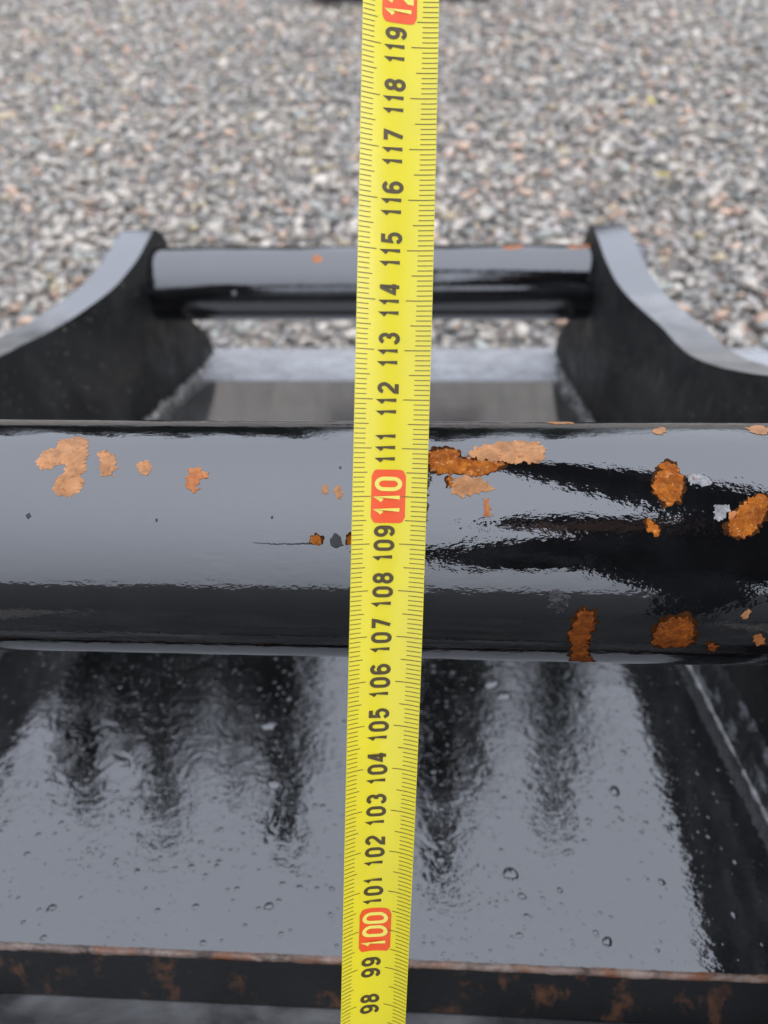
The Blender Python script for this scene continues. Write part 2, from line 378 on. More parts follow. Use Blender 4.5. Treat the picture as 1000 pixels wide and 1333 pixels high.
for sx in (-1, 1):
    ear_top = front + (top if sx > 0 else top_l) + rear
    rows_ = [0, .004, .03, .1, .25, .45, .65, .8, 1.0]
    bm = bmesh.new(); G = {}
    for side in (0, 1):
        for i, (u, z) in enumerate(ear_top):
            for j, q in enumerate(rows_):
                zz = z+(-240-z)*q
                x = HW+flare(u, zz, sx)+side*TH
                G[side, i, j] = bm.verts.new((sx*x*.001, u*.001, zz*.001))
    nI, nJ = len(ear_top), len(rows_)
    for side in (0, 1):
        for i in range(nI-1):
            for j in range(nJ-1): bm.faces.new((G[side, i, j], G[side, i+1, j], G[side, i+1, j+1], G[side, i, j+1]))
    for i in range(nI-1):
        fc = bm.faces.new((G[0, i, 0], G[1, i, 0], G[1, i+1, 0], G[0, i+1, 0])); fc.material_index = 1
        bm.faces.new((G[0, i, nJ-1], G[0, i+1, nJ-1], G[1, i+1, nJ-1], G[1, i, nJ-1]))
    for i in (0, nI-1):
        for j in range(nJ-1): bm.faces.new((G[0, i, j], G[0, i, j+1], G[1, i, j+1], G[1, i, j]))
    bmesh.ops.recalc_face_normals(bm, faces=bm.faces)
    e = from_bm('ear', bm, M_EAR, bucket, True); e.data.materials.append(M_EARTOP)
    e.data.set_sharp_from_angle(angle=rad(35)); bevel(e, .0018, 2, 40)
    # weld bead between rear plate and ear, uneven ridge
    def bead(name, a, b_, r0, n, parent, mat_, seed, gap=None):
        rr = random.Random(seed); v_, f_ = [], []; S = 8
        for i in range(n+1):
            tt = i/n; cx = [a[k]+(b_[k]-a[k])*tt for k in range(3)]
            r1 = r0*(.65+.55*rr.random()+.25*math.sin(i*1.3))
            if gap and gap[0] < tt < gap[1]: r1 *= .2
            if i in (0, n): r1 = .05
            for s in range(S):
                an = 2*math.pi*s/S
                v_.append(((cx[0]+math.cos(an)*r1+rr.uniform(-.2, .2)*r0)*.001, cx[1]*.001, (cx[2]+math.sin(an)*r1)*.001))
        for i in range(n):
            for s in range(S): f_.append((i*S+s, i*S+(s+1) % S, (i+1)*S+(s+1) % S, (i+1)*S+s))
        ob_ = pyd(name, v_, f_, mat_, parent, True); at_ = ob_.data.attributes.new('rim', 'FLOAT', 'POINT'); at_.data.foreach_set('value', [2.0]*len(v_)); return ob_
    bead('weld_bead', (sx*(HW-1), 400, -101), (sx*(HW-1), 652, -99), 6.0, 60, e, M_WELD, 3+sx)
    bead('weld_bead', (sx*(HW-.4), -10, -136.6), (sx*(HW-.4), 195, -136.6), 1.25, 70, e, M_TOE, 9+sx, (.42, .46))
    # broad fillet weld between deck and ear, scraped
    v_, f_ = [], []
    n, mq = 90, 8
    for i in range(n+1):
        u = -10+214*i/n
        for k in range(mq+1):
            a = k/mq
            bul = 2.2*math.sin(a*math.pi)+1.1*noise.noise((u*.16, k*.5, sx+3.0))*math.sin(a*math.pi)+.5*math.sin(u*.75+2*a)*math.sin(a*math.pi)
            v_.append((sx*(HW-.6+6.5*a-bul*.7)*.001, u*.001, (-136.9+22*a+bul*.6)*.001))
    for i in range(n):
        for k in range(mq): f_.append((i*(mq+1)+k, i*(mq+1)+k+1, (i+1)*(mq+1)+k+1, (i+1)*(mq+1)+k))
    fo = pyd('weld_fillet', v_, f_, M_SCRAPE, e, True)

def pin(name, u0, x0, x1):
    v_, f_ = [], []; S = 128; xs = [x0, x0+2.5]+list(np.linspace(x0+6, x1-6, 40))+[x1-2.5, x1]
    rs = [R-2.5, R]+[R]*40+[R, R-2.5]
    for x, r in zip(xs, rs):
        for s in range(S):
            a = 2*math.pi*s/S; v_.append((x*.001, (u0+math.cos(a)*r)*.001, math.sin(a)*r*.001))
    for i in range(len(xs)-1):
        for s in range(S): f_.append((i*S+s, (i+1)*S+s, (i+1)*S+(s+1) % S, i*S+(s+1) % S))
    f_.append(tuple(range(S))); f_.append(tuple(range((len(xs)-1)*S, len(xs)*S))[::-1])
    o = pyd(name, v_, f_, M_PIN, bucket, True); o.data.set_sharp_from_angle(angle=rad(40)); return o
front_pin = pin('front_pin', 0, -HW-TH-14, HW+TH+14)
rear_pin = pin('rear_pin', CC, -HW-TH-14, HW+TH+14)
tag(front_pin, 'near black pin with orange rust patches under the tape')
tag(rear_pin, 'far black pin between the ear tops')

def patch(kind, outl, parent, u0, lift, seed):
    """rust patch: ragged outline (x mm, angle deg) laid on the pin, slightly proud"""
    rr = random.Random(str(seed))
    p = [(x, rad(a)*R) for x, a in outl]
    if kind in 'rd':            # dark brown under-patch: outline and edge shading painted round the rust
        cx_ = sum(q[0] for q in p)/len(p); cy_ = sum(q[1] for q in p)/len(p)
        patch('u', [(cx_+(q[0]-cx_)*1.10+(.25 if q[0] > cx_ else -.25), math.degrees((cy_+(q[1]-cy_)*1.12-.25)/R)) for q in p], parent, u0, lift*.35, seed+.37)
    area = abs(sum(p[i][0]*p[(i+1) % len(p)][1]-p[(i+1) % len(p)][0]*p[i][1] for i in range(len(p))))/2
    step = max(.12, min(.35, math.sqrt(area)/14)); jit = step*.75 if kind != 'k' else step*.3
    rag = []
    for i in range(len(p)):
        a, b_ = p[i], p[(i+1) % len(p)]; L = math.hypot(b_[0]-a[0], b_[1]-a[1]); n = max(1, int(L/step))
        for k in range(n):
            t_ = k/n; x = a[0]+(b_[0]-a[0])*t_; y = a[1]+(b_[1]-a[1])*t_
            q = noise.fractal((x*.9, y*.9, seed), .9, 2.2, 5)*1.5; q2 = noise.fractal((x*.9+40, y*.9, seed), .9, 2.2, 5)*1.5
            rag.append((x+q*jit*2.6+rr.uniform(-jit, jit)*.5, y+q2*jit*2.6+rr.uniform(-jit, jit)*.5))
    n0 = len(rag); pts = [Vector(r_) for r_ in rag]
    xs = [r_[0] for r_ in rag]; ys = [r_[1] for r_ in rag]
    gs = max(.35, math.sqrt(area)/22)
    x = min(xs)
    while x < max(xs):
        y = min(ys)
        while y < max(ys):
            pts.append(Vector((x+rr.uniform(-.3, .3)*gs, y+rr.uniform(-.3, .3)*gs))); y += gs
        x += gs
    res = delaunay_2d_cdt(pts, [], [list(range(n0))], 1, 1e-5)
    vv, ff, orig = res[0], res[2], res[3]
    if not ff: return
    v_, rimv = [], []
    rough = {'r': .22, 'd': .2, 'o': .06, 's': .02, 'w': .25, 'w2': .5, 'k': .02, 'u': .01}[kind]
    for k, q in enumerate(vv):
        edge = any(o_ < n0 for o_ in orig[k])
        h = lift if edge else lift+.03+rough*abs(noise.noise((q[0]*1.7, q[1]*1.7, seed+.5)))
        r_ = R+h; a = q[1]/R; rimv.append(0.0 if edge else 1.0)
        v_.append((q[0]*.001, (u0+math.cos(a)*r_)*.001, math.sin(a)*r_*.001))
    o = pyd({'s': 'primer_patch', 'o': 'primer_patch', 'r': 'rust_patch', 'd': 'rust_patch', 'w': 'bare_patch', 'w2': 'paint_dent', 'k': 'paint_chip', 'u': 'rust_edge_shade'}[kind], v_, [tuple(f) for f in ff], M_RUST[kind], parent, kind in 'sow2')
    at_ = o.data.attributes.new('rim', 'FLOAT', 'POINT'); at_.data.foreach_set('value', rimv if kind != 'k' else [1.0]*len(rimv))
FRONT = [
('s',[(-39.7,120.7),(-39.3,115.6),(-37.4,112.1),(-36.2,106.4),(-33.1,103.1),(-29.6,105.0),(-27.4,115.4),(-26.9,122.6),(-27.7,127.5),(-26.1,132.8),(-27.2,136.5),(-29.8,138.7),(-32.7,138.0),(-33.8,134.5),(-33.0,130.0),(-32.1,124.4),(-33.2,121.9),(-35.3,124.9),(-38.1,125.7)]),
('s',[(-25.6,114.4),(-23.5,113.3),(-21.0,118.1),(-20.1,124.2),(-20.4,129.0),(-22.8,128.6),(-24.1,123.4)]),
('s',[(-15.4,121.1),(-14.0,119.3),(-12.3,120.2),(-11.7,125.2),(-12.7,128.0),(-14.5,126.1)]),
('o',[(-3.4,128.6),(-3.1,124.6),(-1.0,123.4),(1.2,124.6),(1.5,128.5),(0.4,130.8),(0.5,133.8),(-0.8,135.9),(-2.5,134.5)]),
('s',[(27.5,132.1),(28.4,130.6),(29.4,133.1),(29.1,136.0),(27.9,135.3)]),
('s',[(30.1,133.9),(31.2,131.7),(32.5,134.5),(32.4,138.0),(30.9,137.4)]),
('r',[(25.8,154.0),(26.9,152.7),(28.3,154.3),(28.2,157.5),(26.8,158.5),(25.8,156.9)]),
('k',[(30.0,154.9),(31.0,152.3),(32.4,154.5),(32.9,158.0),(31.4,159.0),(30.0,157.4)]),
('r',[(33.7,153.5),(34.7,152.5),(35.4,155.4),(34.9,158.3),(33.9,157.6)]),
('r',[(51.0,113.8),(53.7,110.7),(57.8,111.1),(59.1,116.5),(62.9,117.8),(67.2,118.6),(68.5,121.1),(65.4,124.5),(61.6,126.5),(58.5,125.4),(56.8,125.8),(56.5,131.9),(55.8,133.3),(55.5,125.9),(52.0,124.3),(51.0,120.2)]),
('s',[(59.3,116.9),(61.8,110.0),(65.7,106.5),(71.1,104.0),(76.3,105.7),(78.0,110.2),(77.3,117.0),(75.7,119.3),(68.9,119.4),(63.8,118.2)]),
('s',[(57.2,126.2),(60.2,126.5),(64.6,128.7),(65.4,132.7),(62.9,134.2),(60.5,136.0),(58.5,137.4),(56.5,135.4),(56.5,131.9)]),
('o',[(63.5,136.0),(64.7,137.3),(65.3,142.3),(64.7,145.3),(63.3,145.3),(63.5,140.7)]),
('r',[(102.3,120.0),(104.2,117.8),(106.0,119.9),(106.8,124.0),(107.0,130.1),(105.8,135.7),(103.7,139.5),(101.8,139.2),(101.3,135.8),(100.1,133.1),(100.4,128.0),(101.7,124.1)]),
('r',[(98.2,144.5),(99.3,145.5),(100.7,148.3),(101.0,152.4),(99.7,152.4),(98.3,149.0)]),
('r',[(114.8,147.3),(116.5,143.4),(119.0,137.8),(121.1,135.4),(124.1,134.0),(124.0,141.0),(122.2,146.5),(120.1,151.6),(117.6,152.6),(115.0,150.8)]),
('w',[(112.4,140.9),(113.8,137.9),(115.8,138.2),(116.4,140.8),(115.2,143.5),(113.9,145.4),(112.4,145.5)]),
('o',[(115.3,142.2),(117.2,140.8),(117.1,144.1),(115.5,145.1)]),
('d',[(84.3,186.4),(86.1,185.1),(88.1,185.8),(88.6,192.9),(88.1,199.8),(88.6,210.9),(91.7,227.8),(85.8,227.2),(84.7,208.4),(83.4,201.1),(83.9,194.1)]),
('d',[(101.5,197.9),(102.8,190.4),(105.2,187.4),(108.4,186.9),(110.1,190.9),(111.2,201.5),(109.6,207.0),(107.5,206.5),(104.9,207.4),(102.8,204.4)]),
('d',[(114.3,203.6),(115.5,202.3),(117.0,204.6),(116.9,209.8),(115.2,208.6)]),
('o',[(123.4,197.6),(124.7,196.1),(126.3,198.4),(126.9,203.2),(125.3,205.1)]),
('s',[(119.6,185.6),(120.8,182.8),(121.9,183.9),(121.3,187.9),(120.0,187.9)]),
('s',[(79.8,73.2),(81.3,73.4),(84.9,73.2),(86.7,81.1),(83.0,85.3),(80.6,82.6)]),
('s',[(103.5,93.1),(106.2,88.6),(107.4,93.0),(105.3,98.3),(103.2,98.3)]),
('s',[(126.3,87.8),(130.1,84.7),(131.4,88.9),(129.8,96.8),(126.7,97.7),(125.4,93.4)]),
('k',[(-38.9,146.4),(-38.2,145.7),(-37.6,147.0),(-38.3,148.4),(-38.8,147.7)]),
('k',[(-9.3,147.7),(-8.8,147.3),(-8.6,148.3),(-9.1,149.0)]),
('k',[(31.1,122.3),(31.6,121.9),(31.8,123.1),(31.3,123.5)]),
('k',[(16.6,145.8),(17.1,145.4),(17.3,146.7),(16.8,147.1)]),
('k',[(13.0,156.9),(18.1,157.3),(25.6,156.7),(25.6,157.4),(18.1,157.9),(13.0,157.2)]),
('w2',[(77.5,178.0),(79.1,175.4),(81.7,176.0),(83.1,178.8),(82.1,184.9),(80.2,186.9),(78.0,184.3)]),
('w',[(107.9,124.8),(110.6,124.3),(112.7,126.2),(112.7,129.9),(110.7,131.4),(109.5,129.3),(108.1,130.8)]),
]
REARP = [
('o',[(-45.3,130.6),(-40.5,125.8),(-35.9,132.3),(-38.2,140.7),(-43.8,139.3)]),
('o',[(104.8,108.2),(123.6,98.2),(124.2,111.5),(110.7,115.8)]),
('o',[(156.9,104.0),(177.3,99.0),(176.8,113.0),(162.2,114.9)]),
('w',[(-110.1,183.7),(-106.3,183.7),(-107.3,190.8),(-110.4,189.6)]),
]
for k, (kd, o_) in enumerate(FRONT): patch(kd, o_, front_pin, 0, .03+.012*(k % 7), k+1)
for k, (kd, o_) in enumerate(REARP): patch(kd, o_, rear_pin, CC, .05, 70+k)

WB = 400
# deck plate with a worn chamfer, hidden slope, rear plate, strip, ledge, front and rear faces, sides
deck = prism('deck_plate', [(-13.2, -137), (205, -137), (205, -159.6), (-13.2, -159.6)], -WB, WB, M_DECK, bucket)
def strip_mesh(name, prof, x0, x1, mat_, parent, nx=140, amp=.3, seed=1):
    v_, f_ = [], []; rr = random.Random(seed); m_ = len(prof)
    for i in range(nx+1):
        x = x0+(x1-x0)*i/nx
        for j, (u, z) in enumerate(prof):
            k = amp*(noise.noise((x*.12, j*3.1, seed))+.6*noise.noise((x*.5, j*2.1, seed+4)))
            v_.append((x*.001, (u-abs(k)*.3)*.001, (z+k)*.001))
    for i in range(nx):
        for j in range(m_-1): f_.append((i*m_+j, (i+1)*m_+j, (i+1)*m_+j+1, i*m_+j+1))
    return pyd(name, v_, f_, mat_, parent, True)
strip_mesh('worn_edge', [(-12.9, -137.1), (-13.3, -136.85), (-13.9, -137.0), (-14.4, -137.5), (-14.6, -138.2), (-14.5, -138.8)], -WB, WB, M_EDGE, deck, 900, .45, 3)
strip_mesh('lip_face', [(-14.5, -138.7), (-14.5, -150), (-14.0, -159.4)], -WB, WB, M_LIPFACE, deck, 300, .3, 5)
prism('slope_plate', [(205.2, -137), (400, -101), (400, -123), (205.2, -159)], -WB, WB, M_BODY, bucket)
prism('rear_plate', [(400.2, -101), (572, -101), (572, -123), (400.2, -123)], -WB, WB, M_REAR, bucket)
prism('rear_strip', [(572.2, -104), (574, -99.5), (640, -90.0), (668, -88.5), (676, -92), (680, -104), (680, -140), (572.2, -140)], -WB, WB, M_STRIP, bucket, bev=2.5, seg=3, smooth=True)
prism('ledge_plate', [(-12, -160.2), (-50, -161.5), (-50, -176), (-12, -176)], -WB, WB, M_LEDGE, bucket, bev=2)
def loc(y, z):      # world (y,z) relative to the pin, mm -> bucket (u,w)
    return (y*math.cos(TILT)-z*math.sin(TILT), y*math.sin(TILT)+z*math.cos(TILT))
GZ = -PIN_Z*1000+6
prism('front_face', [(-12.5, -176.2), (-46, -176.2), loc(-196, -300), loc(-286, GZ), loc(-262, GZ), loc(-172, -300)], -WB, WB, M_BODY, bucket)
prism('added_dark_plate', [loc(-288, GZ+26), loc(-288, GZ+1), loc(-800, GZ+1), loc(-812, GZ+6), loc(-800, GZ+26)], -WB, WB, M_BODY, bucket, bev=2)  # invented plate out of view, darkens what the pin's underside mirrors
prism('rear_face', [(668, -140.2), (679, -140.2), loc(600, GZ), loc(585, GZ)], -WB, WB, M_BODY, bucket)
for sx in (-1, 1):
    x0, x1 = (WB+.3, WB+20) if sx > 0 else (-WB-20, -WB-.3)
    prism('side_plate', [(-11, -135), (205, -135), (400, -99), (640, -86), (682, -90), (682, -140), loc(602, GZ), loc(-288, GZ), loc(-198, -300), (-52, -160)], x0, x1, M_BODY, bucket, bev=2)

# standing drops on the deck
def drop(x, u, r, seed):
    rr = random.Random(seed); v_, f_ = [], []; S, Q = 18, 5
    el = rr.uniform(.75, 1.2); ph = rr.uniform(0, 6)
    for j in range(Q):
        a = j/(Q-1)*math.pi/2; k = math.cos(a); h = math.sin(a)*.26
        for s in range(S):
            an = 2*math.pi*s/S; rr_ = r*k*(1+.10*math.sin(2*an+ph)+.05*math.sin(3*an+ph*2))
            v_.append(((x+math.cos(an)*rr_*el)*.001, (u+math.sin(an)*rr_)*.001, (-136.98+h*r)*.001))
    for j in range(Q-1):
        for s in range(S): f_.append((j*S+s, j*S+(s+1) % S, (j+1)*S+(s+1) % S, (j+1)*S+s))
    pyd('water_drop', v_, f_, M_DROP, deck, True)
m, t, b = mat('water_on_black'); b.inputs['Base Color'].default_value = (.008, .008, .009, 1); b.inputs['Roughness'].default_value = .02; b.inputs['IOR'].default_value = 2.0
v = coords(t); t.links.new(bump_(t, noise_(t, v, 200, 2, .5), 2e-5), b.inputs['Normal']); M_DROP = m
for k, (x, u, r) in enumerate([(81, 21, 2.6), (125, 63, 2.6), (-18, 97, 3.0), (-9, 61, 3.4), (82, 132, 4.2), (87, 123, 3.6), (0, 4, 1.6), (-72, 0, 1.6), (109, -4, 1.9), (57, 26, 1.6), (-30, 30, 1.1), (20, 12, 1.0), (132, 20, 1.3), (140, 45, 1.2), (97, 15, 1.2), (-60, 50, 1.1), (118, 90, 1.6), (70, 75, 1.3), (152, 8, 1.4), (160, 30, 1.2), (84, 12, 1.3)]):
    drop(x, u, r, k)

# ------------------------------------------------------------------ tape measure
a0, a1, Z0, Y0 = -.118, .086, 166.34, 3.262
SS = np.arange(520., 1461.); AL = np.where(SS < 900, a0+a1*(900-1100)/100, a0+a1*(SS-1100)/100); AL = np.minimum(AL, .06)
YC = np.concatenate([[0], np.cumsum(np.cos(AL)[:-1])]); ZC = np.concatenate([[0], np.cumsum(np.sin(AL)[:-1])])
i0 = int(1100-SS[0]); YC = YC-YC[i0]+Y0; ZC = ZC-ZC[i0]+Z0
def xc(s):
    d = (s-1100)/100
    return 1.2+2.62*d-.33*d*d if -1.5 < d < 1.3 else (1.2+2.62*1.3-.33*1.69+1.76*(d-1.3) if d > 0 else 1.2-2.62*1.5-.33*2.25+3.6*(d+1.5))
def tape_pt(s, t_, off=0.0):
    """s mm along the blade, t mm across (+ right), off mm off the printed face -> world"""
    a = np.interp(s, SS, AL); y = np.interp(s, SS, YC); z = np.interp(s, SS, ZC); x = xc(s)
    T = Vector((xc(s+.5)-xc(s-.5), math.cos(a), math.sin(a))).normalized()       # camera axes: x right, y up, z away
    n_ = Vector((0, math.sin(a), -math.cos(a)))                                   # towards the viewer
    n_ = (n_ - T*n_.dot(T)).normalized(); e_ = T.cross(n_)
    if e_.x < 0: e_ = -e_
    k = .050 if s < 985 else max(.017, .050-(s-985)/215*.033)
    t_ *= 1-.05*min(1, max(0, (s-1050)/150))
    rl = .085+.11*min(1, max(0, (s-1080)/120))
    tt = t_*(1-.0011*t_*t_*(k/.05)**2)
    nn = (n_-e_*(2*k*tt-rl)).normalized()
    p = Vector((x, y, z)) + e_*tt + n_*(k*tt*tt-rl*tt) + nn*off
    return M_CAM @ Vector((p.x*.001, p.y*.001, -p.z*.001))
tape = empty('tape_measure', Matrix.Translation(tape_pt(525, 0)))
tag(tape, 'yellow steel measuring tape held upright in front of the black pins', 'tape measure')
TI = tape.matrix_world.inverted()
def tp(s, t_, off=0.0): return TI @ tape_pt(s, t_, off)
HWT = 8.0
v_, f_ = [], []; rows = list(np.arange(522, 1441, 3.0)); cols = np.linspace(-HWT, HWT, 17); nc = len(cols)
for s in rows:
    for t_ in cols: v_.append(tp(s, t_, 0))
for s in rows:
    for t_ in cols: v_.append(tp(s, t_, -.14))
nr = len(rows); B = nr*nc
for i in range(nr-1):
    for j in range(nc-1):
        f_.append((i*nc+j, i*nc+j+1, (i+1)*nc+j+1, (i+1)*nc+j)); f_.append((B+i*nc+j, B+(i+1)*nc+j, B+(i+1)*nc+j+1, B+i*nc+j+1))
    for j in (0, nc-1): f_.append((i*nc+j, (i+1)*nc+j, B+(i+1)*nc+j, B+i*nc+j))
blade = pyd('blade', v_, f_, M_TAPE, tape, True); blade.data.set_sharp_from_angle(angle=rad(50))
v_, f_ = [], []
def quadstrip(s0, s1, ta, tb, off, n=3):
    b0 = len(v_)
    for i in range(n+1):
        t_ = ta+(tb-ta)*i/n; v_.append(tp(s0, t_, off)); v_.append(tp(s1, t_, off))
    for i in range(n): f_.append((b0+2*i, b0+2*i+1, b0+2*i+3, b0+2*i+2))
for mm in range(880, 1300):
    if mm % 10 == 0: l, r_ = 3.9, 5.7
    elif mm % 5 == 0: l, r_ = 3.1, 4.6
    else: l, r_ = 2.5, 3.4
    h = .085 if mm % 5 else .095
    quadstrip(mm-h, mm+h, -HWT+.05, -HWT+l, .05); quadstrip(mm-h, mm+h, HWT-r_, HWT-.05, .05)
pyd('tick_marks', v_, f_, M_TICK, blade)

def arc(cx, cy, rx, ry, a0_, a1_, n=12):
    return [(cx+rx*math.cos(rad(a0_+(a1_-a0_)*i/n)), cy+ry*math.sin(rad(a0_+(a1_-a0_)*i/n))) for i in range(n+1)]
# numerals as pen strokes in a unit box (x 0..1, y 0..1): (points, closed)
def stad(y0, y1, x0=0., x1=1.):
    rx = (x1-x0)/2; ry = min(rx*.62, (y1-y0)/2); cx = (x0+x1)/2
    return arc(cx, y1-ry, rx, ry, 0, 180, 12)+arc(cx, y0+ry, rx, ry, 180, 360, 12)
GL = {
 '0': ([(stad(0, 1), True)], 1.0),
 '1': ([([(.08, .76), (.28, .85), (.42, 1.0), (.42, 0.0)], False)], .62),
 '2': ([(arc(.5, .72, .48, .28, 165, -15, 12)+[(.80, .50), (.06, .12), (.04, 0), (1.0, 0)], False)], 1.0),
 '3': ([(arc(.48, .75, .46, .25, 160, -70, 12)+[(.50, .53)], False), ([(.50, .53)]+arc(.48, .27, .52, .27, 70, -165, 14), False)], 1.0),
 '4': ([([(.72, 0), (.72, 1.0), (.60, 1.0), (.0, .30), (1.05, .30)], False)], 1.05),
 '5': ([([(.95, 1.0), (.16, 1.0), (.08, .54)]+arc(.48, .31, .50, .31, 120, -160, 14), False)], 1.0),
 '6': ([(stad(0, .60), True), ([(.0, .30), (.0, .72)]+arc(.5, .72, .5, .28, 180, 25, 10), False)], 1.0),
 '7': ([([(.0, .98), (1.0, .98), (.92, .80), (.42, 0)], False)], 1.0),
 '8': ([(stad(0, .53), True), (stad(.53, 1.0, .06, .94), True)], 1.0),
 '9': ([(stad(.40, 1.0), True), ([(1.0, .70), (1.0, .28)]+arc(.5, .28, .5, .28, 0, -155, 10), False)], 1.0),
}
def numeral(txt, s_c, t_c, gw, gh, pen, gap, mat_, parent, off):
    """text reads up the blade: x -> +s, y (top) -> -t"""
    widths = [GL[c][1]*gw for c in txt]; total = sum(widths)+gap*(len(txt)-1); x0 = -total/2
    global v_, f_
    v_, f_ = [], []
    lay = 0
    for c, wd in zip(txt, widths):
        for pts, closed in GL[c][0]:
            P = [(x0+p[0]*gw, (p[1]-.5)*(gh-pen)) for p in pts]
            Q = [P[0]]
            for p in P[1:]:
                if math.hypot(p[0]-Q[-1][0], p[1]-Q[-1][1]) > .03: Q.append(p)
            if closed and math.hypot(Q[0][0]-Q[-1][0], Q[0][1]-Q[-1][1]) < .03: Q.pop()
            n = len(Q); b0 = len(v_); o_ = off+.008*lay; lay = (lay+1) % 4
            for i in range(n):
                a_ = Q[(i-1) % n] if (closed or i) else None; c2 = Q[(i+1) % n] if (closed or i < n-1) else None
                d1 = (Q[i][0]-a_[0], Q[i][1]-a_[1]) if a_ else None; d2 = (c2[0]-Q[i][0], c2[1]-Q[i][1]) if c2 else None
                if d1 is None: d1 = d2
                if d2 is None: d2 = d1
                l1 = math.hypot(*d1) or 1; l2 = math.hypot(*d2) or 1
                n1 = (-d1[1]/l1, d1[0]/l1); n2 = (-d2[1]/l2, d2[0]/l2)
                m_ = (n1[0]+n2[0], n1[1]+n2[1]); lm = math.hypot(*m_) or 1; m_ = (m_[0]/lm, m_[1]/lm)
                k = pen/2/max(.6, m_[0]*n1[0]+m_[1]*n1[1])
                for sg in (1, -1):
                    X = Q[i][0]+m_[0]*k*sg*.86; Y = Q[i][1]+m_[1]*k*sg
                    v_.append(tp(s_c+X, t_c-Y, o_))
            for i in range(n if closed else n-1):
                j = (i+1) % n; f_.append((b0+2*i, b0+2*i+1, b0+2*j+1, b0+2*j))
        x0 += wd+gap
    return pyd('numeral', v_, f_, mat_, parent)
for cm in range(90, 129):
    s_c = cm*10.0
    if cm % 10 == 0:
        v_, f_ = [], []
        rr_ = 1.3; hl, hwid = 5.6, 3.65; ol = []
        for cx, cy, aa in ((hl-rr_, hwid-rr_, 0), (-hl+rr_, hwid-rr_, 90), (-hl+rr_, -hwid+rr_, 180), (hl-rr_, -hwid+rr_, 270)):
            ol += arc(cx, cy, rr_, rr_, aa, aa+90, 5)
        # rows across the blade so that the marker follows its hollow
        n = 14; b0 = 0
        for i in range(n+1):
            y = -hwid+2*hwid*i/n; e = max(0.0, abs(y)-(hwid-rr_)); ext = hl-rr_+math.sqrt(max(0, rr_*rr_-e*e))
            v_.append(tp(s_c-ext, -.3+y, .06)); v_.append(tp(s_c+ext, -.3+y, .06))
        for i in range(n): f_.append((2*i, 2*i+1, 2*i+3, 2*i+2))
        mk = pyd('red_marker', v_, f_, M_RED, blade)
        numeral(str(cm), s_c, -.35, 2.2, 5.9, .92, 1.25, M_YNUM, mk, .085)
    else:
        numeral(str(cm), s_c, -.95, 1.68, 4.5, .86, 1.30, M_INK, blade, .06)

# ------------------------------------------------------------------ spruces beyond the yard
def leafmat(name, a, b_):
    m, t, b = mat(name); v = coords(t)
    t.links.new(mixc(t, noise_(t, v, 3.0, 4, .6), a, b_), b.inputs['Base Color']); b.inputs['Roughness'].default_value = .6; return m
M_NEEDLE = leafmat('spruce_needles', (.012, .022, .012), (.04, .06, .028))
M_BARK = leafmat('bark', (.05, .04, .032), (.11, .09, .075))
def spruce(x, y, h, r0, label, seed, n_layers=34):
    rr = random.Random(seed)
    t_ = empty('spruce_tree', Matrix.Translation((x, y, 0)))
    tag(t_, label, 'tree', 'spruces across the yard')
    v_, f_ = [], []; S = 8
    for i in range(7):
        z = h*i/6*.97; r = max(.015, .16*(1-i/6*.95))
        for s in range(S): v_.append((math.cos(s*math.pi/4)*r, math.sin(s*math.pi/4)*r, z))
    for i in range(6):
        for s in range(S): f_.append((i*S+s, i*S+(s+1) % S, (i+1)*S+(s+1) % S, (i+1)*S+s))
    pyd('trunk', v_, f_, M_BARK, t_, True)
    v_, f_ = [], []
    for L in range(n_layers):
        q = L/(n_layers-1); z = h*(.08+.92*q)
        r = r0*((1-q)**.8)*rr.uniform(.55, 1.25)+.06
        nb = max(4, int(13*(1-q)+4)); ph = rr.uniform(0, 6)
        for k in range(nb):
            an = ph+2*math.pi*k/nb+rr.uniform(-.25, .25); ln = r*rr.uniform(.45, 1.25); dr = rr.uniform(.15, .45)
            ca, sa = math.cos(an), math.sin(an)
            ns = max(3, int(ln/.16))
            for j in range(ns):
                f = (j+.6)/ns; px, py, pz = ca*ln*f, sa*ln*f, z-dr*ln*f*f+rr.uniform(-.05, .05)
                for side in (-1, 1, 0):
                    sw = rr.uniform(.14, .30)*(1.15-f*.5); a2 = an+side*rr.uniform(.7, 1.2)
                    tip = (px+math.cos(a2)*sw, py+math.sin(a2)*sw, pz-rr.uniform(.02, .16))
                    wv = .15
                    b0 = len(v_)
                    v_ += [(px-sa*wv, py+ca*wv, pz+.03), (px+sa*wv, py-ca*wv, pz-.05), tip]
                    f_.append((b0, b0+1, b0+2))
    b0 = len(v_); v_ += [(-.04, 0, h*.96), (.04, 0, h*.96), (0, 0, h*1.03)]; f_.append((b0, b0+1, b0+2))
    pyd('crown', v_, f_, M_NEEDLE, t_)
TREES = [(-30.5, 20.5, 24, 4.0, 'dark spruce mirrored at the far left edge of the wet plate'),
         (-24.0, 22.0, 23, 3.3, 'spruce mirrored second from the left in the wet plate'),
         (-18.7, 23.8, 22, 3.2, 'dense spruce mirrored third from the left in the wet plate'),
         (-13.8, 22.0, 28, 2.2, 'short spruce mirrored between two taller ones left of the tape'),
         (-10.1, 25.3, 21, 2.7, 'tall slim spruce mirrored just left of the tape'),
         (1.4, 27.8, 20, 3.4, 'tallest spruce mirrored just right of the tape'),
         (-21.4, 18.5, 30, 2.6, 'low spruce mirrored behind the second and third from the left'),
         (-16.6, 19.5, 31, 2.6, 'low spruce mirrored behind the third from the left'),
         (-11.8, 20.5, 29, 2.4, 'low spruce mirrored behind the slim one left of the tape'),
         (3.6, 20.5, 28, 2.4, 'low spruce mirrored behind the tallest one right of the tape'),
         (9.5, 23.6, 25, 2.9, 'slim spruce mirrored between the tape and the right ear')]
